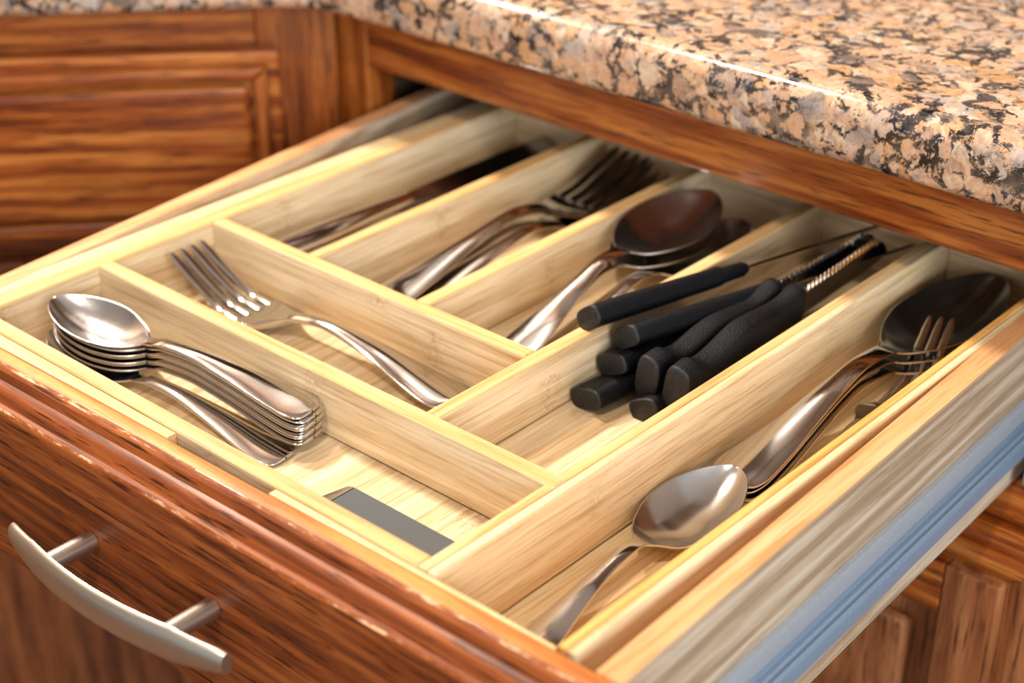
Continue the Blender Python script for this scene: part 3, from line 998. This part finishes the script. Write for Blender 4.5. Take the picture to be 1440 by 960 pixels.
# table knives, forks and spoons in the three back compartments
def make_table_knife(t):
    L = 0.80
    xs = cos_space(0, 0.36, 16, 0.5)
    bm = bmesh.new()
    rings = []
    for x in xs:
        u = x / 0.36
        w = float(spl([(0, 0.008), (0.03, 0.026), (0.3, 0.030), (0.8, 0.020), (1, 0.017)], u))
        h = float(spl([(0, 0.006), (0.04, 0.014), (0.5, 0.016), (1, 0.012)], u))
        rings.append([bm.verts.new((x, math.cos(2 * math.pi * q / 16) * w, 0.017 + math.sin(2 * math.pi * q / 16) * h)) for q in range(16)])
    for a, b in zip(rings, rings[1:]):
        for q in range(16):
            bm.faces.new((a[q], a[(q + 1) % 16], b[(q + 1) % 16], b[q]))
    bm.faces.new(rings[0][::-1])
    bm.faces.new(rings[-1])
    sharp_smooth(bm_obj('handle', bm, M['steel'], t), 60)
    bm = bmesh.new()
    rings = []
    for x in cos_space(0.355, L, 18, 0.6):
        u = (x - 0.355) / (L - 0.355)
        a = float(spl([(0, -0.015), (0.2, -0.030), (0.7, -0.036), (0.93, -0.02), (1, 0.012)], u))
        b = float(spl([(0, 0.015), (0.6, 0.022), (1, 0.020)], u))
        rings.append([bm.verts.new(p) for p in ((x, a, 0.017), (x, b, 0.021), (x, b + 0.001, 0.017), (x, b, 0.013))])
    for r_, r1 in zip(rings, rings[1:]):
        for q in range(4):
            bm.faces.new((r_[q], r_[(q + 1) % 4], r1[(q + 1) % 4], r1[q]))
    bm.faces.new(rings[0][::-1])
    bm.faces.new(rings[-1])
    bm_obj('blade', bm, M['steel_dark'], t)

GK = 'table knives in the back left compartment'
tk = thing('table_knife', 'table knife lying leftmost in the far left back compartment', 'knife', group=GK)
make_table_knife(tk)
for k, (x0, x1, y0, zz, lab) in enumerate(((-0.945, -0.925, 0.50, 0, None),
        (-0.880, -0.872, 0.495, 0, 'table knife lying in the middle of the far left back compartment'),
        (-0.815, -0.820, 0.50, 0, 'table knife lying along the right divider of the far left back compartment'),
        (-0.910, -0.895, 0.505, 0.034, 'table knife resting on top of the others in the far left back compartment'))):
    o = tk if k == 0 else dup(tk, lab)
    aim(o, (x0, y0, ZF + zz), (x1, y0 + 0.78, ZF + zz), 4)

ZDF = [(0, 0.014), (0.04, 0.012), (0.12, 0.018), (0.35, 0.045), (0.5, 0.060), (0.58, 0.050), (0.65, 0.030), (0.72, 0.018), (0.8, 0.022), (0.9, 0.042), (1.0, 0.066)]
GF = 'dinner forks in the second back compartment'
df = thing('dinner_fork', 'dinner fork highest of the shaded pile in the second back compartment', 'fork', group=GF)
make_fork(df, 0.73, ZDF, 0.052, 0.18)
for k, (x0, x1, y0, zz, ro, lab) in enumerate(((-0.640, -0.655, 0.525, 0.034, 3, None),
        (-0.665, -0.640, 0.530, 0.023, -2, 'dinner fork second from the top of the pile in the second back compartment'),
        (-0.615, -0.600, 0.520, 0.012, 2, 'dinner fork leaning right, third from the top in the second back compartment'),
        (-0.655, -0.650, 0.515, 0.001, 0, 'dinner fork at the bottom of the pile in the second back compartment'))):
    o = df if k == 0 else dup(df, lab)
    aim(o, (x0, y0, ZF + zz), (x1, y0 + 0.73, ZF + zz), ro)

GS = 'soup spoons in the third back compartment'
sp_ = thing('soup_spoon', 'soup spoon highest of the pile in the back compartment left of the black knives', 'spoon', group=GS)
make_spoon(sp_, 0.61, 0.285, 0.083, 0.042, ZSER, 1.1)
for k, (x0, x1, y0, zz, ro, lab) in enumerate(((-0.368, -0.400, 0.556, 0.024, 0, None),
        (-0.378, -0.396, 0.544, 0.011, 0, 'soup spoon nested under the highest one left of the black knives'),
        (-0.340, -0.345, 0.590, 0.000, 0, 'soup spoon at the bottom, shifted right, left of the black knives'))):
    o = sp_ if k == 0 else dup(sp_, lab)
    aim(o, (x0, y0, ZF + zz), (x1, y0 + 0.62, ZF + 0.008 + zz * 2.4), ro)

# ------------------------------------------------------------------ steak knives with black handles
def superring(x, yc, zc, w, h, n=24, e=0.62):
    out = []
    for q in range(n):
        a = 2 * math.pi * q / n
        ca, sa = math.cos(a), math.sin(a)
        out.append((x, yc + math.copysign(abs(ca) ** e, ca) * w, zc + math.copysign(abs(sa) ** e, sa) * h))
    return out

def make_steak_knife(t, L, hk, wk, zk, neck, blade_len, blade_h, serrated, bz=0.0):
    """butt at x=0; hk, wk, zk: half height, half width and centre-line keys over 0..1"""
    us = np.concatenate([[0, 0.004, 0.014, 0.03], np.linspace(0.06, 0.94, 26), [0.965, 0.985, 0.996, 1.0]])
    rings = []
    for u in us:
        edge = 1.0
        if u < 0.014:
            edge = 0.90 + 0.10 * math.sqrt(u / 0.014)
        if u > 0.985:
            edge = 1 - 0.25 * (u - 0.985) / 0.015
        rings.append(superring(u * L, 0, float(spl(zk, u)), float(spl(wk, u)) * edge, float(spl(hk, u)) * edge))
    V, F, n = rings_mesh(rings)
    bm = bmesh.new()
    vv = [bm.verts.new(p) for p in V]
    for f in F:
        bm.faces.new([vv[j] for j in f])
    bm.faces.new(vv[:n][::-1])
    bm.faces.new(vv[-n:])
    bm.faces.ensure_lookup_table()
    for f in bm.faces[:n * 2]:
        f.material_index = 1
    bm.faces.ensure_lookup_table()
    bm.faces[len(F)].material_index = 1
    h = sharp_smooth(bm_obj('handle', bm, [M['plastic'], M['plastic_worn']], t), 42)
    zb = float(spl(zk, 1.0)) + bz
    if neck:
        sharp_smooth(bm_obj('ferrule', tube([(L - 0.002, 0, zb), (L + neck * 0.85, 0, zb), (L + neck, 0, zb)], [0.0165, 0.0150, 0.0105], 20, sx=0.85), M['plastic'], t), 45)
    x0 = L + neck - 0.004
    nb = 48 if serrated else 16
    bm = bmesh.new()
    rings = []
    for i in range(nb * 2 + 1):
        u = i / (nb * 2)
        x = x0 + blade_len * u
        up = float(spl([(0, 0.42), (0.1, 0.5), (0.75, 0.5), (0.92, 0.2), (1, -0.32)], u)) * blade_h
        lo_ = float(spl([(0, -0.42), (0.1, -0.5), (0.8, -0.48), (1, -0.38)], u)) * blade_h
        if serrated and 0.05 < u < 0.86:
            up += 0.0035 * (1 if i % 4 in (1, 2) else -1)
        z0 = zb
        rings.append([bm.verts.new(p) for p in ((x, 0, z0 + up), (x, 0.0024, z0 + up * 0.75), (x, 0.0036, z0 + lo_), (x, -0.0036, z0 + lo_), (x, -0.0024, z0 + up * 0.75))])
    for a, b in zip(rings, rings[1:]):
        for q in range(5):
            bm.faces.new((a[q], a[(q + 1) % 5], b[(q + 1) % 5], b[q]))
    bm.faces.new(rings[0][::-1])
    bm.faces.new(rings[-1])
    bm_obj('blade', bm, M['steel_dark'], t)
    if serrated:
        # ground bevel along the teeth
        bm = bmesh.new()
        pr = None
        for i in range(5, int(nb * 2 * 0.86)):
            u = i / (nb * 2)
            x = x0 + blade_len * u
            up = float(spl([(0, 0.42), (0.1, 0.5), (0.75, 0.5), (0.92, 0.2), (1, -0.32)], u)) * blade_h
            up += 0.0035 * (1 if i % 4 in (1, 2) else -1)
            cur = [bm.verts.new(p) for p in ((x, -0.0004, zb + up + 0.0003), (x, -0.0036, zb + up - 0.0075), (x, 0.0004, zb + up - 0.001))]
            if pr:
                for a, b in ((0, 1), (1, 2), (2, 0)):
                    bm.faces.new((pr[a], pr[b], cur[b], cur[a]))
            pr = cur
        bm_obj('ground_edge', bm, M['steel'], t)

GB = 'black handled knives'
K_straight = dict(hk=[(0, 0.0300), (0.1, 0.0310), (0.6, 0.0270), (1, 0.0215)], wk=[(0, 0.0180), (0.1, 0.0185), (1, 0.0165)], zk=[(0, 0), (1, 0)])
K_wide = dict(hk=[(0, 0.0340), (0.1, 0.0350), (0.5, 0.0290), (1, 0.0215)], wk=[(0, 0.0180), (0.1, 0.0185), (1, 0.0165)], zk=[(0, 0), (1, 0)])
K_curved = dict(hk=[(0, 0.0420), (0.10, 0.0420), (0.17, 0.0310), (0.24, 0.0270), (0.5, 0.0275), (0.80, 0.0225), (0.88, 0.027), (0.95, 0.041), (1, 0.040)],
                wk=[(0, 0.0215), (0.12, 0.0225), (0.5, 0.0215), (0.85, 0.018), (0.95, 0.020), (1, 0.016)],
                zk=[(0, -0.008), (0.10, -0.006), (0.19, -0.008), (0.5, 0.008), (0.8, 0.004), (0.93, 0.006), (1, 0.004)])
K_broad = dict(hk=[(0, 0.0460), (0.10, 0.0460), (0.17, 0.0350), (0.26, 0.034), (0.5, 0.039), (0.80, 0.034), (0.88, 0.036), (0.95, 0.042), (1, 0.038)],
                wk=[(0, 0.0235), (0.12, 0.0245), (0.5, 0.0245), (0.85, 0.020), (0.95, 0.021), (1, 0.016)],
                zk=[(0, -0.008), (0.10, -0.006), (0.19, -0.010), (0.5, 0.008), (0.8, 0.004), (0.93, 0.006), (1, 0.004)])
def knife(label, p0, p1, roll, L, kw, neck, bl, bh, ser, bz=0.0):
    t = thing('steak_knife', label, 'knife', group=GB)
    make_steak_knife(t, L, kw['hk'], kw['wk'], kw['zk'], neck, bl, bh, ser, bz)
    aim(t, p0, p1, roll)
    return t
knife('uppermost black handled knife, its butt overhanging the left divider', (-0.2330, 0.592, 0.0235), (-0.160, 0.928, 0.014), 52, 0.280, K_straight, 0.062, 0.36, 0.030, False)
knife('black handled knife just right of the uppermost one', (-0.1800, 0.622, -0.004), (-0.105, 0.895, -0.004), 56, 0.30, K_wide, 0.05, 0.3, 0.03, False)
knife('black knife standing on edge, second from right, with serrated blade up', (-0.1120, 0.590, -0.034), (-0.0880, 0.885, -0.014), 10, 0.315, K_curved, 0, 0.30, 0.064, True)
knife('rightmost black knife standing on edge, with serrated blade up', (-0.0560, 0.590, -0.036), (-0.0480, 0.885, -0.016), 10, 0.325, K_broad, 0, 0.28, 0.060, True)
knife('black handled knife lying under the upper two, only its butt showing', (-0.1900, 0.600, -0.048), (-0.150, 0.90, -0.046), 66, 0.31, K_wide, 0.05, 0.25, 0.03, False)
knife('black handled knife lying lowest, nearest the left divider', (-0.1900, 0.536, -0.083), (-0.150, 0.87, -0.082), 72, 0.31, K_wide, 0.05, 0.25, 0.03, False)
knife('black handled knife on the floor below the two on edge', (-0.1030, 0.572, -0.084), (-0.080, 0.88, -0.084), 62, 0.31, K_straight, 0.05, 0.25, 0.03, False)
